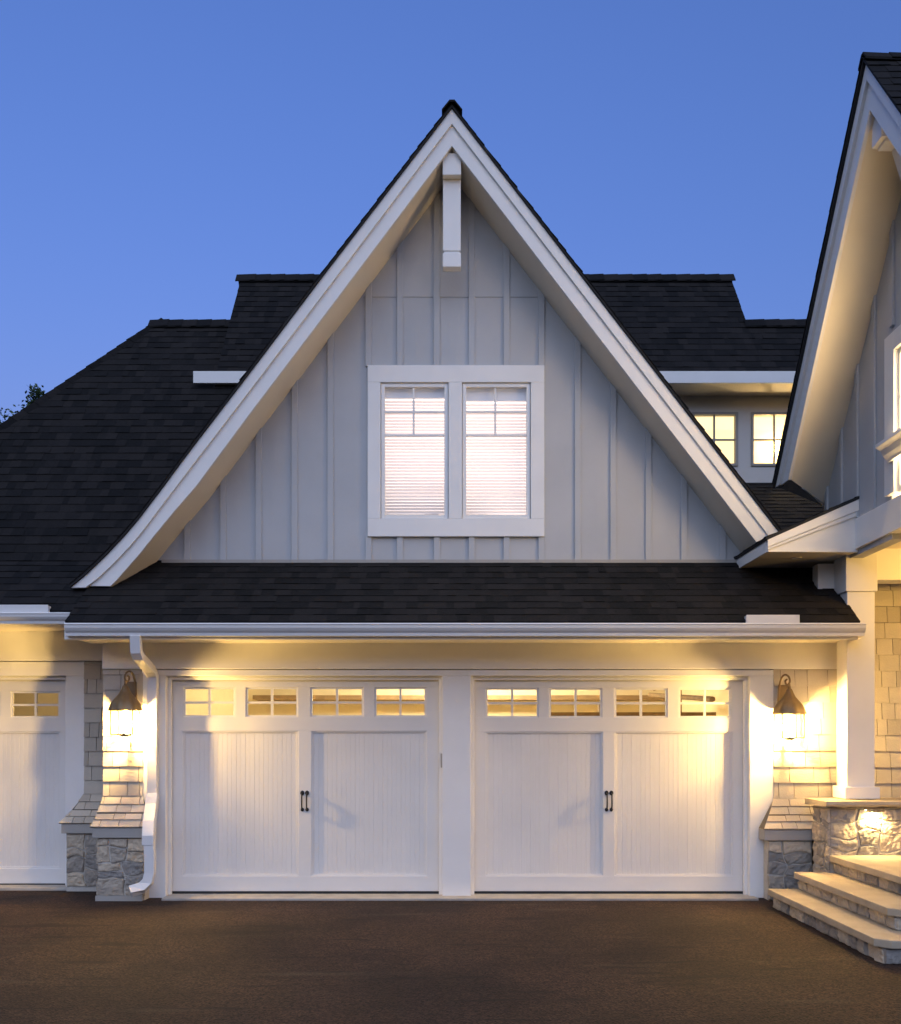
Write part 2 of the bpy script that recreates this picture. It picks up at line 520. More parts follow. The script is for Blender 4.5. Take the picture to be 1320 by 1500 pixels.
w_ = MB(); w_.box(xl0, xl1 + 0.10, DL, DL + 0.15, 0, 2.42); flare_solid(w_, xl0 - 0.18, xl1, xl0, xl1, DL, zb - 0.01); part(w_, 'wall', TAUPEB)
w_ = MB(); w_.box(xr0 - 0.02, 3.92, D0, D0 + 0.15, 0, 2.5); flare_solid(w_, xr0 - 0.15, 3.6, xr0, 3.6, D0, zb - 0.02); part(w_, 'wall', TAUPEB)
w_ = MB(); w_.box(3.9205, 6.9, D0, D0 + 0.15, 0, 3.36); part(w_, 'wall', TAUPEB)

# bands under the flares
for bx_ in ((XP0 - 0.045, XP1 + 0.09, D0 - 0.195, D0 - 0.002, zb - 0.10, zb - 0.002), (xl0 - 0.17, xl1 - 0.003, DL - 0.195, DL - 0.002, zb - 0.11, zb - 0.012), (xr0 - 0.15, 3.56, D0 - 0.195, D0 - 0.002, zb - 0.125, zb - 0.022)):
    bd = MB(); bd.box(*bx_); part(bd, 'skirt_board', BAND, bevel=0.005)

# stone bases
st = MB()
st.box(XP0 + 0.0, XP1 + 0.06, D0 - 0.155, D0 - 0.003, 0.0, zb - 0.102, 1)
stones(st, lambda u, v, w: (u, D0 - 0.155 - w, v), XP0 - 0.01, XP1 + 0.07, 0.045, zb - 0.104, 5, mn=0.12, mx=0.30)
stones(st, lambda u, v, w: (XP0 - w, u, v), D0 - 0.15, D0 - 0.01, 0.045, zb - 0.104, 6, mn=0.12, mx=0.26)
st.box(XP0 - 0.012, XP1 + 0.05, D0 - 0.20, D0 - 0.158, 0, 0.05, 2)
part(st, 'stone_base', [STONE, MORTAR, BAND])
st = MB()
st.box(xl0 - 0.13, xl1 - 0.004, DL - 0.155, DL - 0.003, 0.0, zb - 0.112, 1)
stones(st, lambda u, v, w: (u, DL - 0.155 - w, v), xl0 - 0.13, xl1 - 0.004, 0.05, zb - 0.114, 7, mn=0.14, mx=0.30)
part(st, 'stone_base', [STONE, MORTAR])
st = MB()
st.box(xr0 - 0.10, 3.54, D0 - 0.155, D0 - 0.003, 0.0, zb - 0.127, 1)
stones(st, lambda u, v, w: (u, D0 - 0.155 - w, v), xr0 - 0.11, 3.54, 0.0, zb - 0.129, 8, mn=0.12, mx=0.36)
part(st, 'stone_base', [STONE, MORTAR])

# frieze and casings
OPT = 2.211
fz = MB()
fz.box(XP0 - 0.003, 3.885, 9.69, 9.96, 2.277, 2.62)
part(fz, 'frieze_board', WHITE, bevel=0.004); fz = MB()
fz.box(-7.6, XP0 - 0.006, DL - 0.035, DL + 0.2, 2.405, 2.80)
part(fz, 'frieze_board', WHITE, bevel=0.004)
x_d1 = (PX(243, D0), PX(648, D0)); x_d2 = (PX(690, D0), PX(1098, D0))
cs = MB()
cs.box(PX(208, D0), x_d1[0], 9.722, 9.98, 0.0, OPT)
cs.box(x_d1[1], x_d2[0], 9.722, 9.98, 0.0, OPT)
cs.box(x_d2[1], xr0, 9.722, 9.98, 0.0, OPT)
cs.box(PX(208, D0), xr0, 9.722, 9.98, OPT + 0.0, 2.270)
# stops on the jambs
for (x0, x1) in (x_d1, x_d2):
    cs.box(x0 + 0.0005, x0 + 0.035, 9.79, 9.835, 0.02, OPT - 0.001); cs.box(x1 - 0.035, x1 - 0.0005, 9.79, 9.835, 0.02, OPT - 0.001)
    cs.box(x0 + 0.035, x1 - 0.035, 9.79, 9.835, OPT - 0.036, OPT - 0.0005)
part(cs, 'door_casing', WHITE, bevel=0.004)
xL1 = PX(97, DL); xL0 = xL1 - 2.83
OPL = PZ(990, DL)
cl = MB()
cl.box(xL1, xl0, DL - 0.008, DL + 0.22, 0.0, OPL)
cl.box(xL0 - 0.2, xL0, DL - 0.008, DL + 0.22, 0.0, OPL)
cl.box(xL0 - 0.2, xl0, DL - 0.008, DL + 0.22, OPL, 2.397)
cl.box(xL0 + 0.035, xL1 - 0.035, DL + 0.06, DL + 0.105, OPL - 0.036, OPL - 0.0005)
cl.box(xL1 - 0.035, xL1 - 0.0005, DL + 0.06, DL + 0.105, 0.03, OPL - 0.001)
part(cl, 'door_casing', WHITE, bevel=0.004)

# --- garage doors -----------------------------------------------------------
def garage_door(cx, d, zlo, zhi, width, wins, panels, py_w, py_p, label):
    g = empty('garage_door', (cx, d, 0)); hang(g, house)
    if label: g['label'] = label
    x0, x1 = cx - width / 2, cx + width / 2
    zw0, zw1 = PZ(py_w[1], d), PZ(py_w[0], d)
    zp0, zp1 = PZ(py_p[1], d), PZ(py_p[0], d)
    fr = MB(); y0, y1 = d, d + 0.045
    fr.box(x0, x1, y0, y1, zw1, zhi)                 # top rail
    fr.box(x0, x1, y0, y1, zp1, zw0)                 # rail under the lights
    fr.box(x0, x1, y0, y1, zlo, zp0)                 # bottom rail
    xs = [x0] + [q for w in wins for q in w] + [x1]
    for i in range(0, len(xs), 2): fr.box(xs[i], xs[i + 1], y0 + 0.0006, y1 - 0.0006, zw0 - 0.01, zw1 + 0.01)
    xs = [x0] + [q for w in panels for q in w] + [x1]
    for i in range(0, len(xs), 2): fr.box(xs[i], xs[i + 1], y0 + 0.0006, y1 - 0.0006, zp0 - 0.01, zp1 + 0.01)
    part(fr, 'door_frame', DOORW, bevel=0.004, parent=g)
    for (a, b) in panels:
        pb = MB(); n = int(round((b - a) / 0.088)); w = (b - a + 0.04) / n; u = a - 0.02
        for i in range(n):
            gz = [(u, y0 + 0.0275), (u + 0.0035, y0 + 0.024), (u + w * 0.5 - 0.003, y0 + 0.024), (u + w * 0.5, y0 + 0.0262), (u + w * 0.5 + 0.003, y0 + 0.024), (u + w - 0.0035, y0 + 0.024), (u + w, y0 + 0.0275)]
            for k in range(6):
                pb.face([(gz[k][0], gz[k][1], zp0 - 0.02), (gz[k + 1][0], gz[k + 1][1], zp0 - 0.02), (gz[k + 1][0], gz[k + 1][1], zp1 + 0.02), (gz[k][0], gz[k][1], zp1 + 0.02)])
            u += w
        # panel mould
        e = 0.014
        for (p, q, r, s_) in ((a, a + e, zp0, zp1), (b - e, b, zp0, zp1), (a + e, b - e, zp0, zp0 + e), (a + e, b - e, zp1 - e, zp1)):
            pb.box(p, q, y0 + 0.009, y0 + 0.023, r, s_)
        part(pb, 'panel', DOORW, parent=g)
    for (a, b) in wins:
        wm = MB(); e = 0.016; mw = 0.011; xm, zm = (a + b) / 2, (zw0 + zw1) / 2 - 0.004
        for (p, q, r, s_) in ((a, a + e, zw0, zw1), (b - e, b, zw0, zw1), (a + e, b - e, zw0, zw0 + e), (a + e, b - e, zw1 - e, zw1)):
            wm.box(p, q, y0 + 0.012, y0 + 0.040, r, s_)
        wm.box(xm - mw, xm + mw, y0 + 0.010, y0 + 0.036, zw0 + e, zw1 - e)
        wm.box(a + e, xm - mw, y0 + 0.012, y0 + 0.034, zm - mw, zm + mw)
        wm.box(xm + mw, b - e, y0 + 0.012, y0 + 0.034, zm - mw, zm + mw)
        wm.face([(a + e, y0 + 0.035, zw0 + e), (b - e, y0 + 0.035, zw0 + e), (b - e, y0 + 0.035, zw1 - e), (a + e, y0 + 0.035, zw1 - e)], 1)
        part(wm, 'window', [DOORW, GLASS], parent=g)
    se = MB(); se.box(x0, x1, y0 + 0.006, y1, 0.018, zlo - 0.001)
    part(se, 'weather_seal', RUBBER, parent=g)
    # twin pull handles
    for sx in (-0.024, 0.024):
        h = MB(); xh = (panels[0][1] + panels[1][0]) / 2 + sx
        z0, z1 = PZ(1187, d), PZ(1160, d)
        pts = [(xh, y0 - 0.002, z0 + 0.012), (xh, y0 - 0.036, z0 + 0.022)] + [(xh, y0 - 0.04 - 0.006 * math.sin(math.pi * k / 6), z0 + 0.03 + (z1 - z0 - 0.06) * k / 6) for k in range(7)] + [(xh, y0 - 0.036, z1 - 0.022), (xh, y0 - 0.002, z1 - 0.012)]
        h.tube(pts, 0.0075, 8)
        for zz, rr in ((z0 + 0.008, 0.017), (z1 - 0.010, 0.021)):
            h.mesh(*disc((xh, y0 - 0.001, zz), rr, 0.008))
        part(h, 'handle', IRON, parent=g)
    return g


def disc(c, r, th, n=14):
    vs = []
    for dy, rr in ((0, r), (-th * 0.6, r), (-th, r * 0.7)):
        for k in range(n):
            a = 2 * math.pi * k / n
            vs.append((c[0] + rr * math.cos(a), c[1] + dy, c[2] + rr * 1.15 * math.sin(a)))
    fs = []
    for i in range(2):
        for k in range(n):
            p, q = i * n + k, i * n + (k + 1) % n
            fs.append((p, q, q + n, p + n))
    fs += [tuple(range(n - 1, -1, -1)), tuple(range(2 * n, 3 * n))]
    return vs, fs


DD = 9.845
zd = PZ(1305, DD)
def pxs(pairs, d): return [(PX(a, d), PX(b, d)) for a, b in pairs]
w1 = pxs([(269, 344), (360, 436), (455, 532), (549, 624)], DD); p1 = pxs([(268, 437), (456, 625)], DD)
w2 = pxs([(712, 789), (805, 882), (901, 978), (995, 1071)], DD); p2 = pxs([(712, 883), (901, 1073)], DD)
garage_door((PX(446.5, DD)), DD, zd - 0.004, OPT + 0.02, 2.82, w1, p1, (1007, 1050), (1071, 1283), 'garage door below the left half of the gable')
garage_door((PX(893, DD)), DD, zd - 0.004, OPT + 0.02, 2.84, w2, p2, (1008, 1051), (1072, 1283), 'garage door nearest the stone steps')
DDL = 10.42
sx = PX(87, DDL) - w1[3][1]
w3 = [(a + sx, b + sx) for a, b in w1]; p3 = [(a + sx, b + sx) for a, b in p1]
garage_door((p3[0][1] + p3[1][0]) / 2, DDL, PZ(1294, DDL) - 0.002, OPL + 0.03, 2.80, w3, p3, (1013, 1051), (1072, 1272), 'recessed garage door cut off by the frame')
# small latch brackets on the jambs
for px, py in ((647.5, 1114), (1100, 1119)):
    b = MB(); x, z = PX(px, 9.77), PZ(py, 9.77)
    b.box(x - 0.012, x + 0.012, 9.742, 9.785, z - 0.07, z + 0.07); b.box(x - 0.008, x + 0.008, 9.735, 9.742, z - 0.03, z + 0.05)
    part(b, 'jamb_bracket', BAND, bevel=0.003)

# --- garage interiors ---------------------------------------------------------
def room(name, x0, x1, y0, y1, z0, z1, m):
    b = MB()
    b.face([(x0, y1, z0), (x1, y1, z0), (x1, y1, z1), (x0, y1, z1)]); b.face([(x0, y0, z0), (x0, y1, z0), (x0, y1, z1), (x0, y0, z1)])
    b.face([(x1, y0, z0), (x1, y1, z0), (x1, y1, z1), (x1, y0, z1)]); b.face([(x0, y0, z1), (x1, y0, z1), (x1, y1, z1), (x0, y1, z1)])
    b.face([(x0, y0, z0), (x1, y0, z0), (x1, y1, z0), (x0, y1, z0)])
    b.box(x0, x1, y0 - 0.01, y0 - 0.003, 2.60, z1)
    return part(b, name, m)


room('interior_wall', -3.40, 3.60, 9.99, 16.0, 0.012, 2.92, ROOM)
room('interior_wall', -7.4, -3.52, 10.56, 16.0, 0.012, 2.85, ROOM)
sh = MB()
zs = PZ(1022, 15.6)
sh.box(PX(372, 15.6), PX(905, 15.6), 15.5, 15.98, zs - 0.035, zs + 0.035)
sh.box(PX(905, 15.6), PX(1010, 15.6), 15.5, 15.98, zs - 0.035, zs + 0.035)
part(sh, 'storage_shelf', TIMBER)
tr = MB()
tr.tube([(2.15, 10.3, 2.12), (2.55, 12.2, 2.30)], 0.03); tr.tube([(2.75, 10.25, 2.0), (2.75, 13.5, 2.2)], 0.03)
tr.box(1.2, 3.4, 12.5, 12.62, 1.83, 1.93); tr.box(1.9, 1.96, 12.5, 12.6, 1.9, 2.05); tr.box(2.9, 2.96, 12.5, 12.6, 1.9, 2.4)
part(tr, 'door_track', TIMBER)

def lamp(name, loc, power, col, radius=0.05, kind='POINT', parent=None, size=None, rot=None, spot=None, blend=0.5):
    l = bpy.data.lights.new(name, kind); l.energy = power * K; l.color = col
    if kind == 'AREA':
        l.shape = 'RECTANGLE'; l.size, l.size_y = size
    else:
        l.shadow_soft_size = radius
    if kind == 'SPOT': l.spot_size = spot; l.spot_blend = blend
    ob = bpy.data.objects.new(name, l); COL.objects.link(ob); ob.location = loc
    if rot: ob.rotation_euler = rot
    if parent: hang(ob, parent)
    return ob


lamp('ceiling_light', (0.3, 14.2, 2.80), 430, (1.0, 0.88, 0.60), 0.15, parent=house)
lamp('ceiling_light', (-5.6, 14.0, 2.75), 50, (1.0, 0.80, 0.50), 0.15, parent=house)

# --- main roofs ------------------------------------------------------------------
rf = MB()
EX = 0.130
TAB, THK = (0.06, 0.19), (0.005, 0.013)
# left plane: kicked eaves, then steep up to the ridge, hip on its left end
profA = [(9.30, 2.80), (10.10, 3.42), (12.96, 7.13)]
kA = math.hypot(0.80, 0.62)
def xrA(s):
    if s <= kA: return (-8.6, -3.57)
    t = (s - kA) / math.hypot(2.86, 3.71)
    return (-8.6 if t < 0 else -3.89 - (1 - t) * 2.86, 0.4)
def xrA_lo(s): return (-8.6, -3.565)
profA1, profA2 = profA[:2], profA[1:]
LA2 = prof_len(profA2)
hipx = lambda s: (-3.89 - (1 - s / LA2) * 2.86, 0.4)
courses(rf, rX, profA1, xrA_lo, EX, TAB, THK, seed=21)
courses(rf, rX, profA2, hipx, EX, TAB, THK, seed=22)
deck(rf, rX, profA1, xrA_lo, 0.05, m=1); deck(rf, rX, profA2, hipx, 0.05, m=1)
# the end plane beyond the hip and the back plane
deck(rf, rY, [(-8.6, 3.42 - 1.3 * 1.85), (-6.75, 3.42), (-3.89, 7.13)], lambda s: (10.1 + max(0.0, (s - 3.03)) * 0.61, 15.8 - max(0.0, (s - 3.03)) * 0.61), 0.05, m=1)
deck(rf, rX, [(15.8, 3.42), (12.965, 7.13)], lambda s: (-6.7 + s * 0.61, 6.5), 0.05, flip=True, m=1)
part(rf, 'roof', [ROOF, ROOFB]); rf = MB()
# skirt roof over the garage doors
profB = [(9.035, 2.665), (10.12, 3.43)]
LB = prof_len(profB)
xrB = lambda s: (-3.565, 3.79 + 0.02 * s)
courses(rf, rX, profB, xrB, EX, TAB, THK, seed=23)
deck(rf, rX, profB, xrB, 0.05, m=1)
part(rf, 'roof', [ROOF, ROOFB]); rf = MB()
# roof between gable and porch
profC = [(10.12, 3.434), (12.42, 4.845)]
courses(rf, rX, profC, lambda s: (1.2, 6.0), EX, TAB, THK, seed=24)
deck(rf, rX, profC, lambda s: (1.2, 6.0), 0.05, m=1)
part(rf, 'roof', [ROOF, ROOFB]); rf = MB()
# high roof behind the gable
profE = [(11.98, 6.07), (13.42, 7.943)]
courses(rf, rX, profE, lambda s: (-2.87, 3.845), EX, TAB, THK, seed=25)
deck(rf, rX, profE, lambda s: (-2.87, 3.845), 0.05, m=1)
deck(rf, rX, [(14.9, 6.07), (13.425, 7.943)], lambda s: (-2.87, 3.845), 0.05, flip=True, m=1)
profE2 = [(11.98, 6.07), (12.72, 7.032)]
courses(rf, rX, profE2, lambda s: (3.845, 6.8), EX, TAB, THK, seed=26)
deck(rf, rX, profE2, lambda s: (3.85, 6.8), 0.05, m=1)
deck(rf, rX, [(14.2, 5.1), (12.725, 7.032)], lambda s: (3.85, 6.8), 0.05, flip=True, m=1)
part(rf, 'roof', [ROOF, ROOFB]); rf = MB()
# porch shed roof
shed = [(2.93, 3.452), (3.80, 3.84)]
courses(rf, rY, shed, lambda s: (9.075, 10.2 + s * 0.68), EX, TAB, THK, seed=27)
deck(rf, rY, shed, lambda s: (9.075, 10.2 + s * 0.68), 0.025, m=1)
part(rf, 'roof', [ROOF, ROOFB])
# ridge and hip caps
def caps(p0, p1, up, w, n, seed):
    R = random.Random(seed); rc = MB()
    p0, p1, up = Vector(p0), Vector(p1), Vector(up)
    d = (p1 - p0); L = d.length; d.normalize(); s = d.cross(up).normalized(); e = L / n
    for i in range(n):
        a = p0 + d * (e * i - 0.02); b = p0 + d * (e * (i + 1) + 0.05)
        h0, h1 = 0.018 + R.uniform(0, .005), 0.010
        t = R.random()
        vs = []
        for q, h in ((a, h0), (b, h1)):
            vs += [q - s * w - up * (w * 1.05) + up * h, q - s * w * 0.25 + up * (h - w * .12), q + s * w * 0.25 + up * (h - w * .12), q + s * w - up * (w * 1.05) + up * h]
        vs += [v - up * 0.02 for v in vs]
        rc.mesh(vs, [(0, 1, 5, 4), (1, 2, 6, 5), (2, 3, 7, 6), (0, 8, 9, 1), (1, 9, 10, 2), (2, 10, 11, 3), (0, 4, 12, 8), (3, 11, 15, 7)], 0, t)
    part(rc, 'ridge_cap', ROOF)
caps((3.86, 13.42, 7.96), (-2.88, 13.42, 7.96), (0, 0, 1), 0.13, 34, 1)
caps((6.8, 12.72, 7.04), (3.86, 12.72, 7.04), (0, 0, 1), 0.13, 15, 2)
caps((-2.8, 12.96, 7.14), (-3.93, 12.96, 7.14), (0, 0, 1), 0.13, 6, 3)
caps((-6.75, 10.1, 3.44), (-3.89, 12.96, 7.15), Vector((-1.3, -1.3, 2)).normalized(), 0.12, 30, 4)
caps((0.015, 9.51, 7.785), (0.015, 13.4, 7.785), (0, 0, 1), 0.10, 20, 5)

# --- front gable ---------------------------------------------------------------------
gp = lambda pts: [(PX(a, DF), PZ(b, DF)) for a, b in pts]
outer_l = [(105, 862), (130, 841), (160, 812), (182, 788.5), (204, 763), (240, 715.5), (276, 667), (363, 553.5), (480, 399), (662, 162)]
mid_l = [(127, 861.5), (146, 847), (169, 825), (190, 803), (210, 779.5), (245, 733), (280, 687), (366, 575), (482, 422.5), (662, 184)]
low_l = [(162, 859), (172, 849), (186, 833), (204, 812.5), (222, 790), (254, 751), (287, 713), (370, 601), (486, 448), (662, 214)]
outer_r = [(662, 162), (900, 470.5), (1133, 772), (1160, 807)]
mid_r = [(662, 184), (894, 486), (1123, 783.5), (1143, 810)]
low_r = [(662, 214), (886, 506), (1105, 790.5), (1118, 807)]
OUT = gp(outer_l + outer_r[1:]); MID = gp(mid_l + mid_r[1:]); LOW = gp(low_l + low_r[1:])
fa = MB()
fa.strip(OUT, [(a, b - 0.0) for a, b in MID], mXZ, DF - 0.03, DF + 0.02)
fa.strip([(a, b + 0.02) for a, b in MID], LOW, mXZ, DF - 0.003, DF + 0.032)
part(fa, 'bargeboard', WHITE, bevel=0.004)
so = MB()
so.strip([(a, b + 0.03) for a, b in LOW], [(a, b + 0.004) for a, b in LOW], mXZ, DF + 0.0325, DW + 0.05)
part(so, 'soffit', SOFF)
gr = MB()
up_ = [(a, b + 0.075) for a, b in OUT]
gr.strip([(a, b + 0.030) for a, b in OUT], [(a, b + 0.002) for a, b in OUT], mXZ, DF - 0.055, 13.4, 1)
iL = len(outer_l)
pl = [(a, b + 0.030) for a, b in OUT[:iL]]; pr = [(a, b + 0.030) for a, b in reversed(OUT[iL - 1:])]
courses(gr, rY, pl, lambda s: (DF - 0.065, 13.4), EX, TAB, THK, seed=31)
courses(gr, rY, pr, lambda s: (DF - 0.065, 13.4), EX, TAB, THK, flip=True, seed=32)
part(gr, 'roof', [ROOF, ROOFB])

def low_at(x, off=0.0):
    for i in range(len(LOW) - 1):
        if LOW[i][0] <= x <= LOW[i + 1][0]:
            f = (x - LOW[i][0]) / (LOW[i + 1][0] - LOW[i][0])
            return LOW[i][1] + (LOW[i + 1][1] - LOW[i][1]) * f + off
    return None
gw = MB()
zb_w = 3.30
zseam = PZ(436, DW)
xs_ = sorted(set([LOW[0][0] + 0.001] + [p[0] for p in LOW[1:-1]] + [LOW[-1][0] - 0.001]))
poly = [(x, max(low_at(x) + 0.02, zb_w + .02)) for x in xs_]
HX0, HX1, HZ0, HZ1 = PX(542, DW), PX(792, DW), PZ(775, DW), PZ(548, DW)
top = lambda x: (x, low_at(x) + 0.02)
gw.prism([(xs_[0], zb_w)] + [p for p in poly if p[0] < HX0] + [top(HX0), (HX0, zb_w)], mXZ, DW, DW + 0.12)
gw.prism([(HX1, zb_w), top(HX1)] + [p for p in poly if p[0] > HX1] + [(xs_[-1], zb_w)], mXZ, DW, DW + 0.12)
gw.prism([(HX0, HZ1), top(HX0)] + [p for p in poly if HX0 < p[0] < HX1] + [top(HX1), (HX1, HZ1)], mXZ, DW, DW + 0.12)
gw.prism([(HX0, zb_w), (HX0, HZ0), (HX1, HZ0), (HX1, zb_w)], mXZ, DW, DW + 0.12)
# upper sheets stand a hair proud, leaving the horizontal joint
za = zseam + 0.004
xa = [x for x in xs_ if low_at(x) > za]
xl_ = (za - (LOW[iL - 1][1] - 1.3 * LOW[iL - 1][0])) / 1.3
xr_ = LOW[iL - 1][0] * 2 - xl_
gw.prism([(xl_ - 0.02, za), (LOW[iL - 1][0], LOW[iL - 1][1] + 0.03), (xr_ + 0.02, za)], mXZ, DW - 0.006, DW - 0.0005)
bx = [PX(q, DW) for q in (275, 327.5, 379.5, 432, 484.5, 540, 586, 640, 691, 742, 793, 846, 898, 949.5, 1001.5, 1058)]
for x in bx:
    h = 0.031
    t0, t1 = low_at(x - h), low_at(x + h)
    if t0 is None or t1 is None: continue
    zlo_b = 3.40
    if PX(542, DW) < x + h and x - h < PX(792, DW):
        gw.prism([(x - h, 3.40), (x + h, 3.40), (x + h, PZ(786.5, DW)), (x - h, PZ(786.5, DW))], mXZ, DW - 0.024, DW - 0.001)
        zlo_b = PZ(537.5, DW)
    gw.prism([(x - h, zlo_b), (x + h, zlo_b), (x + h, t1 + 0.01), (x - h, t0 + 0.01)], mXZ, DW - 0.024, DW - 0.001)
part(gw, 'gable_wall', GREY, bevel=0.003)
fl = MB(); fl.box(PX(238, DW), PX(1085, DW), DW - 0.03, DW - 0.025, 3.40, PZ(819.6, DW - .03))
part(fl, 'flashing', BAND)

# bracket under the peak
def bracket(mb, mp):
    """local: a across, b up (0 = soffit apex), c outwards distance from the fascia plane back to the wall"""
    h = 0.091
    def bb(a0, a1, b0, b1, c0, c1): mb.prism([(a0, b0), (a1, b0), (a1, b1), (a0, b1)], mp, c0, c1)
    bb(-h, h, -0.255, -0.04, 0.045, 0.52)
    bb(-h + 0.002, h - 0.002, -0.965, -0.257, 0.12, 0.21)
    bb(-h, h, -1.135, -0.995, 0.10, 0.205)
    bb(-h + 0.012, h - 0.012, -0.995, -0.965, 0.13, 0.20)
br = MB(); ax, az = LOW[iL - 1]
bracket(br, lambda a, b, c: (ax + a, DF + c, az + b))
part(br, 'gable_bracket', WHITE, bevel=0.005)

# gable window
win = empty('window', (0, DW, 4.5)); hang(win, house); win['label'] = 'double casement with white blinds lit from inside'
wc = MB()
X0, X1, Z0, Z1 = PX(539, DW), PX(797, DW), PZ(787, DW), PZ(537, DW)
sash = [(558, 657), (677, 777)]
yz = (562, 761)
sx_ = [(PX(a, DW), PX(b, DW)) for a, b in sash]; sz = (PZ(yz[1], DW), PZ(yz[0], DW))
yf = DW - 0.042
wc.box(X0, X1, yf, DW + 0.10, sz[1], Z1); wc.box(X0, X1, yf, DW + 0.10, Z0, sz[0])
wc.box(X0, sx_[0][0], yf + .0005, DW + 0.10, sz[0], sz[1]); wc.box(sx_[0][1], sx_[1][0], yf + .0005, DW + 0.10, sz[0], sz[1]); wc.box(sx_[1][1], X1, yf + .0005, DW + 0.10, sz[0], sz[1])
part(wc, 'casing', WHITE, bevel=0.004, parent=win)
BLIND = bpy.data.materials.new('blind_slat'); BLIND.use_nodes = True
nt = BLIND.node_tree; nt.nodes.clear()
out = nt.nodes.new('ShaderNodeOutputMaterial'); mx = nt.nodes.new('ShaderNodeMixShader'); df_ = nt.nodes.new('ShaderNodeBsdfDiffuse'); tl = nt.nodes.new('ShaderNodeBsdfTranslucent')
df_.inputs[0].default_value = (0.8, 0.78, 0.76, 1); tl.inputs[0].default_value = (0.85, 0.76, 0.72, 1); mx.inputs[0].default_value = 0.5
nt.links.new(df_.outputs[0], mx.inputs[1]); nt.links.new(tl.outputs[0], mx.inputs[2]); nt.links.new(mx.outputs[0], out.inputs[0])
LITROOM = mat_emit('lit_room', (1.0, 0.85, 0.76), 1.9 * K)
for i, (a, b) in enumerate(sx_):
    s_ = MB(); e = 0.038; y0 = DW - 0.022; z0, z1 = sz
    g_ = 0.005
    a2, b2, z2, z3 = a + g_, b - g_, z0 + g_, z1 - g_
    for (p, q, r, t) in ((a2, a2 + e, z2, z3), (b2 - e, b2, z2, z3), (a2 + e, b2 - e, z2, z2 + e), (a2 + e, b2 - e, z3 - e, z3)):
        s_.box(p, q, y0, y0 + 0.05, r, t)
    for (p, q, r, t) in ((a - .002, a + .03, z0 - .002, z1 + .002), (b - .03, b + .002, z0 - .002, z1 + .002), (a + .03, b - .03, z0 - .002, z0 + .03), (a + .03, b - .03, z1 - .03, z1 + .002)):
        s_.box(p, q, y0 + 0.0505, y0 + 0.075, r, t)
    zg1, zg2 = PZ(604, DW), PZ(638, DW); xm = (a + b) / 2 - 0.01; k = 0.011
    for zz in (zg1, zg2): s_.box(a2 + e, b2 - e, y0 + 0.010, y0 + 0.028, zz - k, zz + k)
    s_.box(xm - k, xm + k, y0 + 0.012, y0 + 0.026, zg1 + k, z3 - e); s_.box(xm - k, xm + k, y0 + 0.012, y0 + 0.026, zg2 + k, zg1 - k)
    part(s_, 'sash', WHITE, bevel=0.003, parent=win)
    gl = MB(); gl.face([(a2 + e, y0 + 0.03, z2 + e), (b2 - e, y0 + 0.03, z2 + e), (b2 - e, y0 + 0.03, z3 - e), (a2 + e, y0 + 0.03, z3 - e)])
    part(gl, 'pane', GLASS, parent=win)
    bl = MB(); R = random.Random(40 + i); zz = z2 + e + 0.02; top = z3 - e - (0.085 if i == 0 else 0.115)
    while zz < top:
        tl_ = 0.5 + R.uniform(-0.08, 0.08); c, s__ = 0.021 * math.cos(1.0), 0.021 * math.sin(1.0)
        bl.mesh([(a2 + e - .02, y0 + 0.12 - c, zz - s__), (b2 - e + .02, y0 + 0.12 - c, zz - s__ + R.uniform(-.002, .002)), (b2 - e + .02, y0 + 0.12 + c, zz + s__), (a2 + e - .02, y0 + 0.12 + c, zz + s__)], [(0, 1, 2, 3)], 0)
        zz += 0.033
    bl.box(a2 + e - 0.03, b2 - e + 0.03, y0 + 0.075, y0 + 0.11, top - 0.0, z3 - e + 0.03, 1)
    part(bl, 'blind', [BLIND, WHITE], parent=win)
rm = MB(); rm.face([(X0, DW + 0.45, Z0), (X1, DW + 0.45, Z0), (X1, DW + 0.45, Z1), (X0, DW + 0.45, Z1)])
part(rm, 'lit_room', LITROOM, parent=win)
for x in (X0 + 0.02, X1 - 0.02):
    pass

# --- high roof eave, dormer wall and windows ---------------------------------------------
ev = MB(); ev.box(-3.15, 6.8, 11.955, 11.99, PZ(563, 12.0), PZ(545.5, 12.0))
part(ev, 'fascia', WHITE, bevel=0.004)
sf2 = MB(); sf2.box(-2.9, 6.8, 11.992, 12.44, PZ(563, 12.0) + 0.004, PZ(563, 12.0) + 0.024)
part(sf2, 'soffit', SOFF)
DWL = mat('dormer_wall_paint', (0.62, 0.60, 0.57), 0.6, var=0.05, nscale=2)
dw = MB()
DY = 12.42
dws = [(PX(1013, DY), PX(1081, DY)), (PX(1100, DY), PX(1170, DY)), (PX(1190, DY), PX(1258, DY))]
dz0, dz1 = PZ(683, DY), PZ(604, DY)
dw.box(-2.6, 6.8, DY, DY + 0.1, 4.5, dz0); dw.box(-2.6, 6.8, DY, DY + 0.1, dz1, 5.96)
xs = [-2.6] + [q for w in dws for q in w] + [6.8]
for i in range(0, len(xs), 2): dw.box(xs[i], xs[i + 1], DY + .0006, DY + 0.0994, dz0 - .01, dz1 + .01)
part(dw, 'dormer_wall', DWL, bevel=0.003)
LITDORM = mat_emit('lit_room_yellow', (1.0, 0.80, 0.42), 1.3 * K)
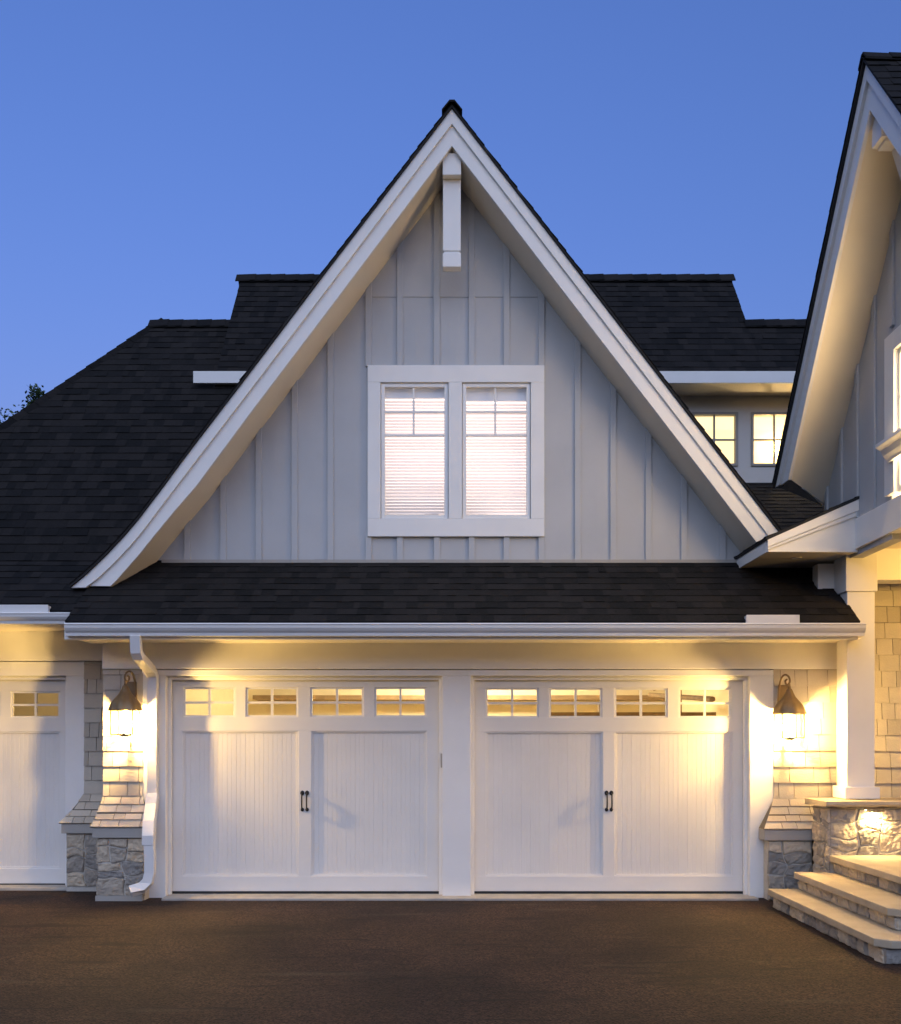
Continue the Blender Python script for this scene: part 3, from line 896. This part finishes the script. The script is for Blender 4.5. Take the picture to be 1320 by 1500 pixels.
for (a, b) in dws:
    wv = empty('window', ((a + b) / 2, DY, dz0)); hang(wv, house)
    f = MB(); e = 0.034; y0 = DY + 0.012
    for (p, q, r, t) in ((a, a + e, dz0, dz1), (b - e, b, dz0, dz1), (a + e, b - e, dz0, dz0 + e), (a + e, b - e, dz1 - e, dz1)):
        f.box(p, q, y0 - .03, y0 + 0.05, r, t)
    xm, zm = (a + b) / 2, (dz0 + dz1) / 2
    f.box(xm - .011, xm + .011, y0, y0 + .03, dz0 + e, dz1 - e)
    f.box(a + e, xm - .011, y0 + .001, y0 + .028, zm - .011, zm + .011); f.box(xm + .011, b - e, y0 + .001, y0 + .028, zm - .011, zm + .011)
    part(f, 'frame', BAND, bevel=0.003, parent=wv)
    g = MB(); g.face([(a + e, y0 + .032, dz0 + e), (b - e, y0 + .032, dz0 + e), (b - e, y0 + .032, dz1 - e), (a + e, y0 + .032, dz1 - e)])
    part(g, 'pane', GLASS, parent=wv)
    g = MB(); g.face([(a - .05, y0 + .25, dz0 - .1), (b + .05, y0 + .25, dz0 - .1), (b + .05, y0 + .25, dz1 + .1), (a - .05, y0 + .25, dz1 + .1)])
    part(g, 'lit_room', LITDORM, parent=wv)

lamp('lamp', (PX(1138, 12.6), 12.60, 5.36), 14, (1.0, 0.72, 0.34), 0.03, parent=house)
# --- eaves: soffits, fascias, gutters ------------------------------------------------------
sf = MB()
sf.box(-3.58, 3.86, 9.135, 9.735, 2.535, 2.555)
part(sf, 'soffit', SOFF); sf = MB()
sf.box(-8.0, -3.60, 9.36, 10.31, 2.715, 2.735)
part(sf, 'soffit', SOFF)
fb = MB()
fb.box(-3.60, PX(1257, 9.1), 9.105, 9.133, 2.508, 2.655)
part(fb, 'fascia', WHITE, bevel=0.003); fb = MB()
fb.box(-8.0, -3.605, 9.335, 9.358, 2.690, 2.79)
part(fb, 'fascia', WHITE, bevel=0.003)
def gutter(x0, x1, yb, zt_, hgt, name='gutter'):
    p = [(0, 0), (-0.085, 0), (-0.090, -0.012), (-0.084, -0.020), (-0.082, -0.045), (-0.070, -0.070), (-0.055, -0.088), (-0.052, -0.118), (0, -0.118)]
    p = [(yb + a * 1.1, zt_ + b * hgt / 0.118) for a, b in p]
    inner = [(yb - 0.004, zt_ + 0.001), (yb - 0.088, zt_ + 0.001)]
    g = MB(); g.prism(p, mYZ, x0, x1)
    return part(g, name, ALU, bevel=0.0025)
gutter(PX(93, 9.0), PX(1270, 9.0), 9.104, 2.652, 0.118)
gutter(-8.0, PX(103, 9.25), 9.334, PZ(897, 9.245), 0.105)
for (x0, x1, y, z) in ((PX(1093, 9.02), PX(1171, 9.02), 9.010, 2.648), (PX(-40, 9.27), PX(71, 9.27), 9.262, PZ(897, 9.25) - 0.004)):
    g = MB(); g.box(x0, x1, y, y + 0.006, z, z + 0.078); g.box(x0, x0 + .004, y + .006, y + .07, z, z + 0.07); g.box(x1 - .004, x1, y + .006, y + .07, z, z + 0.07)
    part(g, 'splash_guard', ALU, bevel=0.002)

# downspout
ds = MB()
def pt(px, py, d): return (PX(px, d), d, PZ(py, d))
path = [pt(199, 930, 9.07), pt(200, 955, 9.10), pt(203, 962, 9.14), pt(220, 981, 9.60), pt(224, 990, 9.67), pt(224, 1100, 9.67), pt(224, 1166, 9.67)]
ds.rect_sweep(path, 0.098, 0.072)
path = [pt(224, 1164, 9.655), pt(222, 1180, 9.60), pt(219, 1205, 9.46), pt(218, 1225, 9.40), pt(218, 1238, 9.40)]
ds.rect_sweep(path, 0.112, 0.082)
path = [pt(219, 1236, 9.40), pt(220, 1255, 9.40), pt(220, 1278, 9.40), pt(217, 1291, 9.395), pt(209, 1300, 9.38), pt(191, 1306, 9.34)]
ds.rect_sweep(path, 0.098, 0.072)
part(ds, 'downspout', ALU, bevel=0.006)

# --- porch shed end ------------------------------------------------------------------------
DP = 9.09
XE, XW = 2.96, 3.80
pc = MB()
zb_, zt0, zt1 = 3.325, 3.44, 3.812
pc.prism([(XE, zb_), (XW - .002, zb_ - .004), (XW - .002, zt1 - 0.09), (XE, zt0 - 0.045)], mXZ, DP + 0.012, DP + 0.04)
pc.prism([(XE - .012, zt0 - 0.075), (XW - .002, zt1 - 0.105), (XW - .002, zt1 - 0.002), (XE - .012, zt0)], mXZ, DP - 0.012, DP + 0.0118)
pc.prism([(XE - .012, zt0 - 0.10), (XW - .002, zt1 - 0.150), (XW - .002, zt1 - 0.108), (XE - .012, zt0 - 0.078)], mXZ, DP - 0.004, DP + 0.0118)
pc.box(XE - 0.012, XE + 0.012, DP + 0.0405, 10.12, zb_, zt0 - 0.002)
part(pc, 'bargeboard', WHITE, bevel=0.003)
ps = MB(); ps.box(XE + 0.0125, 3.795, DP + 0.0405, 10.05, zb_ + 0.004, zb_ + 0.02)
part(ps, 'soffit', SOFF)

# --- right wing ----------------------------------------------------------------------------
XF = 3.334
AY, AZ = 7.762, 6.963
FY = 9.94
w_out = [(FY, 4.137), (AY, AZ), (2 * AY - FY, 4.137)]
def w_off(v):
    e = v / 1.2975
    return [(FY - e, 4.137), (AY, AZ - v), (2 * AY - FY + e, 4.137)]
w_mid, w_low = w_off(0.15), w_off(0.39)
WZ = 6.807                                   # where the soffit meets the gable wall at the ridge
wf = MB()
wf.strip(w_out, w_mid, mYZ, XF - 0.03, XF + 0.02)
wf.strip([(a, b + (0.02 if i == 1 else 0)) for i, (a, b) in enumerate(w_off(0.135))], w_low, mYZ, XF - 0.003, XF + 0.032)
wf.mesh([(XF + .02, FY - .01, 4.135), (XF + .033, w_low[0][0], 4.137), (XW, FY + .02, 3.96), (XW, FY + .02, 4.11), (XF + .02, FY + .02, 4.16), (XW, FY + .06, 4.16)], [(0, 1, 2, 3), (0, 3, 5, 4)])
part(wf, 'bargeboard', WHITE, bevel=0.004)
ws = MB()
wall_l = [(FY + .02, WZ - 1.2975 * (FY + .02 - AY)), (AY, WZ), (2 * AY - FY, WZ - 1.2975 * (FY - AY))]
vs = [(XF + .03, y, z) for y, z in w_low] + [(XW + .05, y, z) for y, z in wall_l]
vs += [(x, y, z + .03) for x, y, z in vs]
ws.mesh(vs, [(0, 1, 4, 3), (1, 2, 5, 4), (6, 9, 10, 7), (7, 10, 11, 8), (0, 3, 9, 6), (2, 8, 11, 5), (0, 6, 7, 1), (1, 7, 8, 2), (3, 4, 10, 9), (4, 5, 11, 10)])
part(ws, 'soffit', SOFF)
wr = MB()
up2 = [(a, b + 0.032) for a, b in w_out]
wr.strip(up2, [(a, b + 0.002) for a, b in w_out], mYZ, XF - 0.055, 9.5, 1)
courses(wr, rX, [up2[2], up2[1]], lambda s: (XF - .065, 9.5), EX, TAB, THK, seed=51)
courses(wr, rX, [up2[0], up2[1]], lambda s: (XF - .065, 9.5), EX, TAB, THK, flip=True, seed=52)
part(wr, 'roof', [ROOF, ROOFB])
caps((XF - .045, AY, AZ + .05), (9.5, AY, AZ + .05), (0, 0, 1), 0.075, 30, 6)
zl = lambda y: WZ - 1.2975 * abs(y - AY)
ww = MB()
wy = (8.46, 8.28); wz0, wz1 = 3.675, 5.02
YN = 2 * AY - FY + .1
ww.prism([(FY - .03, 3.30), (FY - .03, zl(FY - .03) + .03), (wy[0] - .05, zl(wy[0] - .05) + .03), (wy[0] - .05, 3.30)], mYZ, XW, XW + .12)
ww.prism([(wy[0] - .05, wz1), (wy[0] - .05, zl(wy[0] - .05) + .03), (AY, zl(AY) + .03), (7.0, zl(7.0) + .03), (7.0, wz1)], mYZ, XW, XW + .12)
ww.prism([(7.0, 3.30), (7.0, zl(7.0) + .03), (YN, zl(YN) + .03), (YN, 3.30)], mYZ, XW, XW + .12)
y = FY - 0.10
while y > YN:
    if not (7.0 - .05 < y < wy[0] + .02):
        ww.prism([(y - .031, 3.64), (y + .031, 3.64), (y + .031, zl(y + .031) + .01), (y - .031, zl(y - .031) + .01)], mYZ, XW - .024, XW - .001)
    else:
        ww.prism([(y - .031, wz1 + .10), (y + .031, wz1 + .10), (y + .031, zl(y + .031) + .01), (y - .031, zl(y - .031) + .01)], mYZ, XW - .024, XW - .001)
    y -= 0.365
part(ww, 'gable_wall', GREY, bevel=0.003)
wn_ = MB(); wn_.box(XW + .001, 9.4, YN - .0, YN + .12, 3.634, 4.35)
part(wn_, 'wall', GREY)
ab = MB()
for a0, a1, b0, b1, c0, c1 in ((-.085, .085, -.26, -.04, .05, .46), (-.07, .07, -.285, -.262, .09, .46)):
    ab.prism([(a0, b0), (a1, b0), (a1, b1), (a0, b1)], lambda a, b, c: (XF + c, AY + a, AZ - 0.39 + b), c0, c1)
ab.prism([(XF + .20, AZ - .68), (XF + .32, AZ - .68), (XW - .03, AZ - 1.25), (XW - .03, AZ - 1.42)], lambda a, b, c: (a, c, b), AY - .07, AY + .07)
part(ab, 'gable_bracket', WHITE, bevel=0.005)
# wing window with projecting crown
wv = empty('window', (XW, 8.0, wz0)); hang(wv, house); wv['label'] = 'tall lit window of the entry wing'
wcz = MB()
wcz.box(XW - .045, XW + .08, wy[1], wy[0], wz0, wz1 + .02); wcz.box(XW - .045, XW + .08, 6.83, 7.0, wz0, wz1 + .02)
wcz.box(XW - .0455, XW + .08, 7.0, wy[1], wz1 - .14, wz1 + .02)
part(wcz, 'casing', WHITE, bevel=0.004, parent=wv)
sashw = MB()
for yy in (8.265, 7.70, 7.02): sashw.box(XW - .01, XW + .04, yy - .03, yy + .02, wz0, wz1 - .141)
sashw.box(XW - .008, XW + .038, 7.0, 8.28, wz0 + .0, wz0 + .05); sashw.box(XW - .008, XW + .038, 7.0, 8.28, wz1 - .19, wz1 - .142); sashw.box(XW - .007, XW + .037, 7.0, 8.28, 4.45, 4.48)
part(sashw, 'sash', WHITE, parent=wv)
g = MB(); g.face([(XW + .02, 7.0, wz0), (XW + .02, 8.28, wz0), (XW + .02, 8.28, wz1 - .14), (XW + .02, 7.0, wz1 - .14)])
part(g, 'pane', GLASS, parent=wv)
g = MB(); g.face([(XW + .11, 6.9, wz0 - .1), (XW + .11, 8.5, wz0 - .1), (XW + .11, 8.5, wz1), (XW + .11, 6.9, wz1)])
part(g, 'lit_room', mat_emit('lit_hall', (1.0, 0.74, 0.40), 19 * K), parent=wv)
cr = MB()
crp = [(0, 0), (-.03, 0), (-.04, .02), (-.075, .05), (-.10, .095), (-.15, .12), (-.15, .15), (0, .15)]
cr.prism([(XW - .046 + a * 0.85, 3.94 + b) for a, b in crp], lambda a, b, c: (a, c, b), 6.9, 8.34)
part(cr, 'crown_moulding', WHITE, bevel=0.002, parent=wv)

# beam under the wing wall, porch ceiling and header
bm_ = MB()
bm_.box(3.77, 4.02, 5.4, 9.56, 3.35, 3.632)
bm_.box(4.02, 6.9, 9.33, 9.56, 3.10, 3.42)
bm_.box(3.60, 4.06, 9.57, 9.72, 2.57, 3.30)
part(bm_, 'porch_beam', WHITE, bevel=0.005)
pcg = MB(); pcg.box(4.022, 6.9, 5.4, 9.328, 3.40, 3.44); pcg.box(6.9, 6.95, 5.4, 9.8, 0.5, 3.45)
part(pcg, 'porch_ceiling', SOFF)
co = MB()
cx0, cx1 = 3.775, 4.04
co.box(cx0, cx1, 9.30, 9.55, 1.10, 3.0)
co.box(cx0 - .018, cx1 + .018, 9.28, 9.568, 2.985, 3.345)
co.box(cx0 - .012, cx1 + .012, 9.286, 9.563, 3.0, 3.03)
co.box(cx0 - .03, cx1 + .035, 9.265, 9.575, 1.012, 1.125)
part(co, 'porch_column', WHITE, bevel=0.005)
# recessed light in the shed soffit
rl = MB(); rl.lathe([(0.045, 0.0), (0.05, -0.006), (0.038, -0.007)], (PX(1168, 9.4), 9.42, zb_ + 0.003), 16)
part(rl, 'recessed_light', WHITE)

# ------------------------------------------------------------------ stone pedestal, steps
ped = empty('stone_pedestal', (4.6, 9.4, 0), 'low stone pedestal wall carrying the white porch column', 'pedestal')
pm = MB()
pm.box(3.535, 6.9, 9.115, 9.50, 0, 0.94, 1)
stones(pm, lambda u, v, w: (u, 9.115 - w, v), 3.53, 5.6, 0.42, 0.935, 61, mn=0.12, mx=0.42, proud=0.022)
stones(pm, lambda u, v, w: (3.535 - w, u, v), 9.10, 9.50, 0.0, 0.935, 62, mn=0.12, mx=0.26, proud=0.022)
part(pm, 'stonework', [STONE, MORTAR], parent=ped)
pcap = MB(); R = random.Random(9)
N = 60; vs = []
for i in range(N + 1):
    x = 3.465 + (6.9 - 3.465) * i / N
    j = R.uniform(-.008, .008); k = R.uniform(-.006, .006); e = -0.0
    vs += [(x, 9.02 + j, .952 + k), (x, 9.0 + j, .975), (x, 9.012 + j + k, 1.005), (x, 9.56, 1.0065), (x, 9.56, .945)]
fs = []
for i in range(N):
    for k in range(5):
        p, q = i * 5 + k, i * 5 + (k + 1) % 5
        fs.append((p, q, q + 5, p + 5))
fs += [(0, 1, 2, 3, 4), tuple(len(vs) - 5 + k for k in range(5))]
pcap.mesh(vs, fs)
part(pcap, 'cap_stone', BLUEST, parent=ped, bevel=0.004)

stp = empty('entry_steps', (3.6, 8, 0), 'three bluestone steps with stone risers rising right to the porch', 'steps')
tops = [(3.53, 9.105, 0.497), (3.215, 9.15, 0.335), (2.985, 9.20, 0.172)]
near = [7.42, 7.1, 6.80]
for i, (x0, yb, zt_) in enumerate(tops):
    tr_ = MB(); x1 = 6.9 if i == 0 else tops[i - 1][0] + 0.10
    yn = near[i]; zlo_ = zt_ - 0.058
    if i == 0:
        tr_.box(x0, 6.9, yn, yb, zlo_, zt_)
    else:
        pyn = near[i - 1]
        tr_.prism([(x0, yb), (x0, yn + .09), (x0 + .09, yn), (6.9, yn), (6.9, pyn + .10), (x1, pyn + .10), (x1, yb)], lambda a, b, c: (a, b, c), zlo_, zt_)
    part(tr_, 'tread', BLUEST, bevel=0.006, parent=stp)
    rs_ = MB(); zlow = 0.0 if i == 2 else tops[i + 1][2]
    if i == 2: zlow = -0.01
    rs_.box(x0 + 0.06, x0 + 0.30, yn + 0.06, yb - .002, zlow + .001, zlo_ - .001, 1)
    rs_.box(x0 + 0.30, 6.9, yn + 0.06, yn + 0.30, zlow + .001, zlo_ - .001, 1)
    stones(rs_, lambda u, v, w, X=x0: (X + 0.06 - w, u, v), yn + .05, yb - .002, zlow + .004, zlo_ - .003, 70 + i, mn=0.12, mx=0.30, proud=0.02)
    stones(rs_, lambda u, v, w, Y=yn: (u, Y + 0.06 - w, v), x0 + .05, 5.0, zlow + .004, zlo_ - .003, 80 + i, mn=0.12, mx=0.30, proud=0.02)
    part(rs_, 'riser', [STONE, MORTAR], parent=stp)

# step light under the cap
slx = PX(1279, 9.08)
sl = empty('step_light', (slx, 9.07, 0.945), 'small bronze downlight tucked under the pedestal cap stone', 'step light')
b = MB(); b.box(slx - .085, slx + .085, 9.028, 9.085, .925, .944); b.box(slx - .085, slx + .085, 9.026, 9.031, .905, .925)
part(b, 'housing', BRONZE, parent=sl, bevel=0.002)
b = MB(); b.box(slx - .075, slx + .075, 9.034, 9.08, .921, .9245)
part(b, 'lens', mat_emit('step_light_lens', (1, .75, .4), 40 * K), parent=sl)
lamp('lamp', (slx, 9.045, .912), 42, (1.0, 0.66, 0.24), 0.02, 'SPOT', parent=sl, rot=(math.radians(12), 0, 0), spot=math.radians(150), blend=0.6)

# ------------------------------------------------------------------ wall lanterns
def lantern(loc, label, power, skew=0.35):
    L = empty('wall_lantern', loc, label, 'lantern', 'bronze lanterns beside the garage doors')
    cy = -0.175
    bp = MB(); bp.box(-0.055, 0.055, -0.022, -0.002, 0.06, 0.36)
    bp.build('back_plate', BRONZE, L, bevel=0.006)
    # scroll hook
    hk = MB(); pts = [(0, -0.018, 0.10), (0, -0.03, 0.24), (0, -0.045, 0.36), (0, -0.075, 0.43), (0, -0.125, 0.455), (0, -0.175, 0.43), (0, -0.19, 0.385), (0, -0.165, 0.355), (0, -0.135, 0.365), (0, -0.128, 0.395), (0, -0.15, 0.408)]
    P = []
    for i in range(len(pts) - 1):
        for k in range(4):
            t = k / 4; q = [Vector(pts[max(0, min(len(pts) - 1, i + d))]) for d in (-1, 0, 1, 2)]
            P.append(0.5 * ((2 * q[1]) + (q[2] - q[0]) * t + (2 * q[0] - 5 * q[1] + 4 * q[2] - q[3]) * t * t + (3 * q[1] - q[0] - 3 * q[2] + q[3]) * t ** 3))
    P.append(Vector(pts[-1]))
    P = [Vector((p.x + (skew * (-p.y - 0.02)), p.y, p.z)) for p in P]
    P = [Vector((p.x - 0.17 * skew, p.y, p.z)) for p in P]
    hk.tube(P, 0.010, 8); hk.tube([(0, cy, 0.30), (0, cy, 0.37)], [0.016, 0.010], 8)
    hk.build('hook', BRONZE, L, smooth=True)
    # bell roof with lobes
    rf_ = MB()
    prof = [(0.022, 0.315), (0.030, 0.30), (0.042, 0.27), (0.060, 0.235), (0.085, 0.205), (0.118, 0.165), (0.140, 0.13), (0.150, 0.105), (0.156, 0.085), (0.162, 0.075), (0.158, 0.066), (0.13, 0.07)]
    rf_.lathe(prof, (0, cy, 0), 32, scal=lambda a, r: 1 + 0.07 * min(1, r / 0.12) * math.cos(8 * a))
    rf_.build('lantern_roof', BRONZE, L, smooth=True)
    fr = MB(); h = 0.105; r = 0.006
    for sx in (-1, 1):
        for sy in (-1, 1): fr.box(sx * h - r, sx * h + r, cy + sy * h - r, cy + sy * h + r, -0.17, 0.075)
    for z in (-0.17, 0.062):
        for sx in (-1, 1):
            fr.box(sx * h - r, sx * h + r, cy - h + r, cy + h - r, z, z + 0.010); fr.box(-h + r, h - r, cy + sx * h - r, cy + sx * h + r, z, z + 0.010)
    fr.box(-0.045, 0.045, cy - 0.045, cy + 0.045, -0.178, -0.171); fr.box(-h, h, cy - .012, cy + .012, -0.1715, -0.166); fr.box(-.012, .012, cy - h, cy + h, -0.1714, -0.167); fr.box(-.03, .03, cy - .03, cy + .03, -0.19, -0.1785)
    fr.build('cage', IRON, L)
    gl = MB(); q = h - 0.001
    for s_ in (-1, 1):
        gl.face([(s_ * q, cy - q, -0.16), (s_ * q, cy + q, -0.16), (s_ * q, cy + q, 0.06), (s_ * q, cy - q, 0.06)])
        gl.face([(-q, cy + s_ * q, -0.16), (q, cy + s_ * q, -0.16), (q, cy + s_ * q, 0.06), (-q, cy + s_ * q, 0.06)])
    gl.build('pane', LGLASS, L)
    for k in range(3):
        a = 2.1 * k + 0.4; c = MB(); x, y = 0.035 * math.cos(a), cy + 0.035 * math.sin(a)
        c.lathe([(0.010, -0.168), (0.011, -0.105), (0.008, -0.10)], (x, y, 0), 10)
        c.build('candle_sleeve', WHITE, L)
        u = MB(); u.lathe([(0.006, -0.098), (0.013, -0.075), (0.012, -0.05), (0.004, -0.02), (0.001, -0.012)], (x, y, 0), 10)
        u.build('bulb', BULB, L, smooth=True)
    l = bpy.data.lights.new('lamp', 'POINT'); l.energy = power * K; l.color = (1.0, 0.64, 0.20); l.shadow_soft_size = 0.035
    ob = bpy.data.objects.new('lamp', l); COL.objects.link(ob); ob.location = (0, cy, -0.06); ob.parent = L
    return L


lantern((PX(187, 9.6), D0 - 0.02, PZ(1051, 9.53)), 'bronze wall lantern beside the white downspout', 365, -0.35)
lantern((PX(1153, 9.6), D0 - 0.02, PZ(1056, 9.53)), 'bronze wall lantern between the garage door and porch column', 325)
# porch ceiling lamp
lamp('porch_lamp', (4.9, 8.3, 3.15), 58, (1.0, 0.58, 0.13), 0.08, parent=house)

# ------------------------------------------------------------------ tree behind the roof
tree = empty('tree', (-9.0, 21.0, 0), 'leafy tree whose tip shows above the left roof hip', 'tree')
tk = MB(); R = random.Random(77)
tk.tube([(0, 0, 0), (0.05, 0, 2.5), (-0.05, 0.05, 5), (0.1, 0, 7.2), (0.12, 0, 8.7)], [0.22, 0.17, 0.12, 0.06, 0.015], 10)
limbs = []
for i in range(46):
    z = R.uniform(2.2, 8.7); a = R.uniform(0, 6.28); ln = (9.3 - z) * 0.42 + 0.15
    p0 = Vector((0.05, 0, z)); p1 = p0 + Vector((math.cos(a) * ln, math.sin(a) * ln, ln * R.uniform(0.25, 0.6)))
    tk.tube([p0, (p0 + p1) / 2 + Vector((0, 0, -.05)), p1], [0.035, 0.022, 0.006], 5); limbs.append((p0, p1))
tk.build('trunk', BARK, tree)
lv = MB()
def leaf(c, s):
    d = Vector((R.uniform(-1, 1), R.uniform(-1, 1), R.uniform(-.6, .6))).normalized(); n = Vector((R.uniform(-1, 1), R.uniform(-1, 1), R.uniform(-1, 1)))
    w = d.cross(n).normalized()
    lv.face([c - d * s, c + w * s * .55, c + d * s, c - w * s * .55], 0, R.random())
for p0, p1 in limbs:
    for k in range(95):
        f = R.uniform(0.25, 1.08); c = p0.lerp(p1, f) + Vector((R.gauss(0, .16), R.gauss(0, .16), R.gauss(0, .13)))
        leaf(c, R.uniform(.03, .06))
for k in range(1100):
    z = 7.6 + 1.55 * R.random() ** 0.8; c = R.choice((-.10, .02, .14))
    leaf(Vector((0.10 + c * (9.3 - z) * 1.6 + R.gauss(0, .05 + (9.2 - z) * .10), R.gauss(0, .12), z + R.gauss(0, .03))), R.uniform(.03, .055))
lv.build('crown', LEAF, tree, recalc=False)
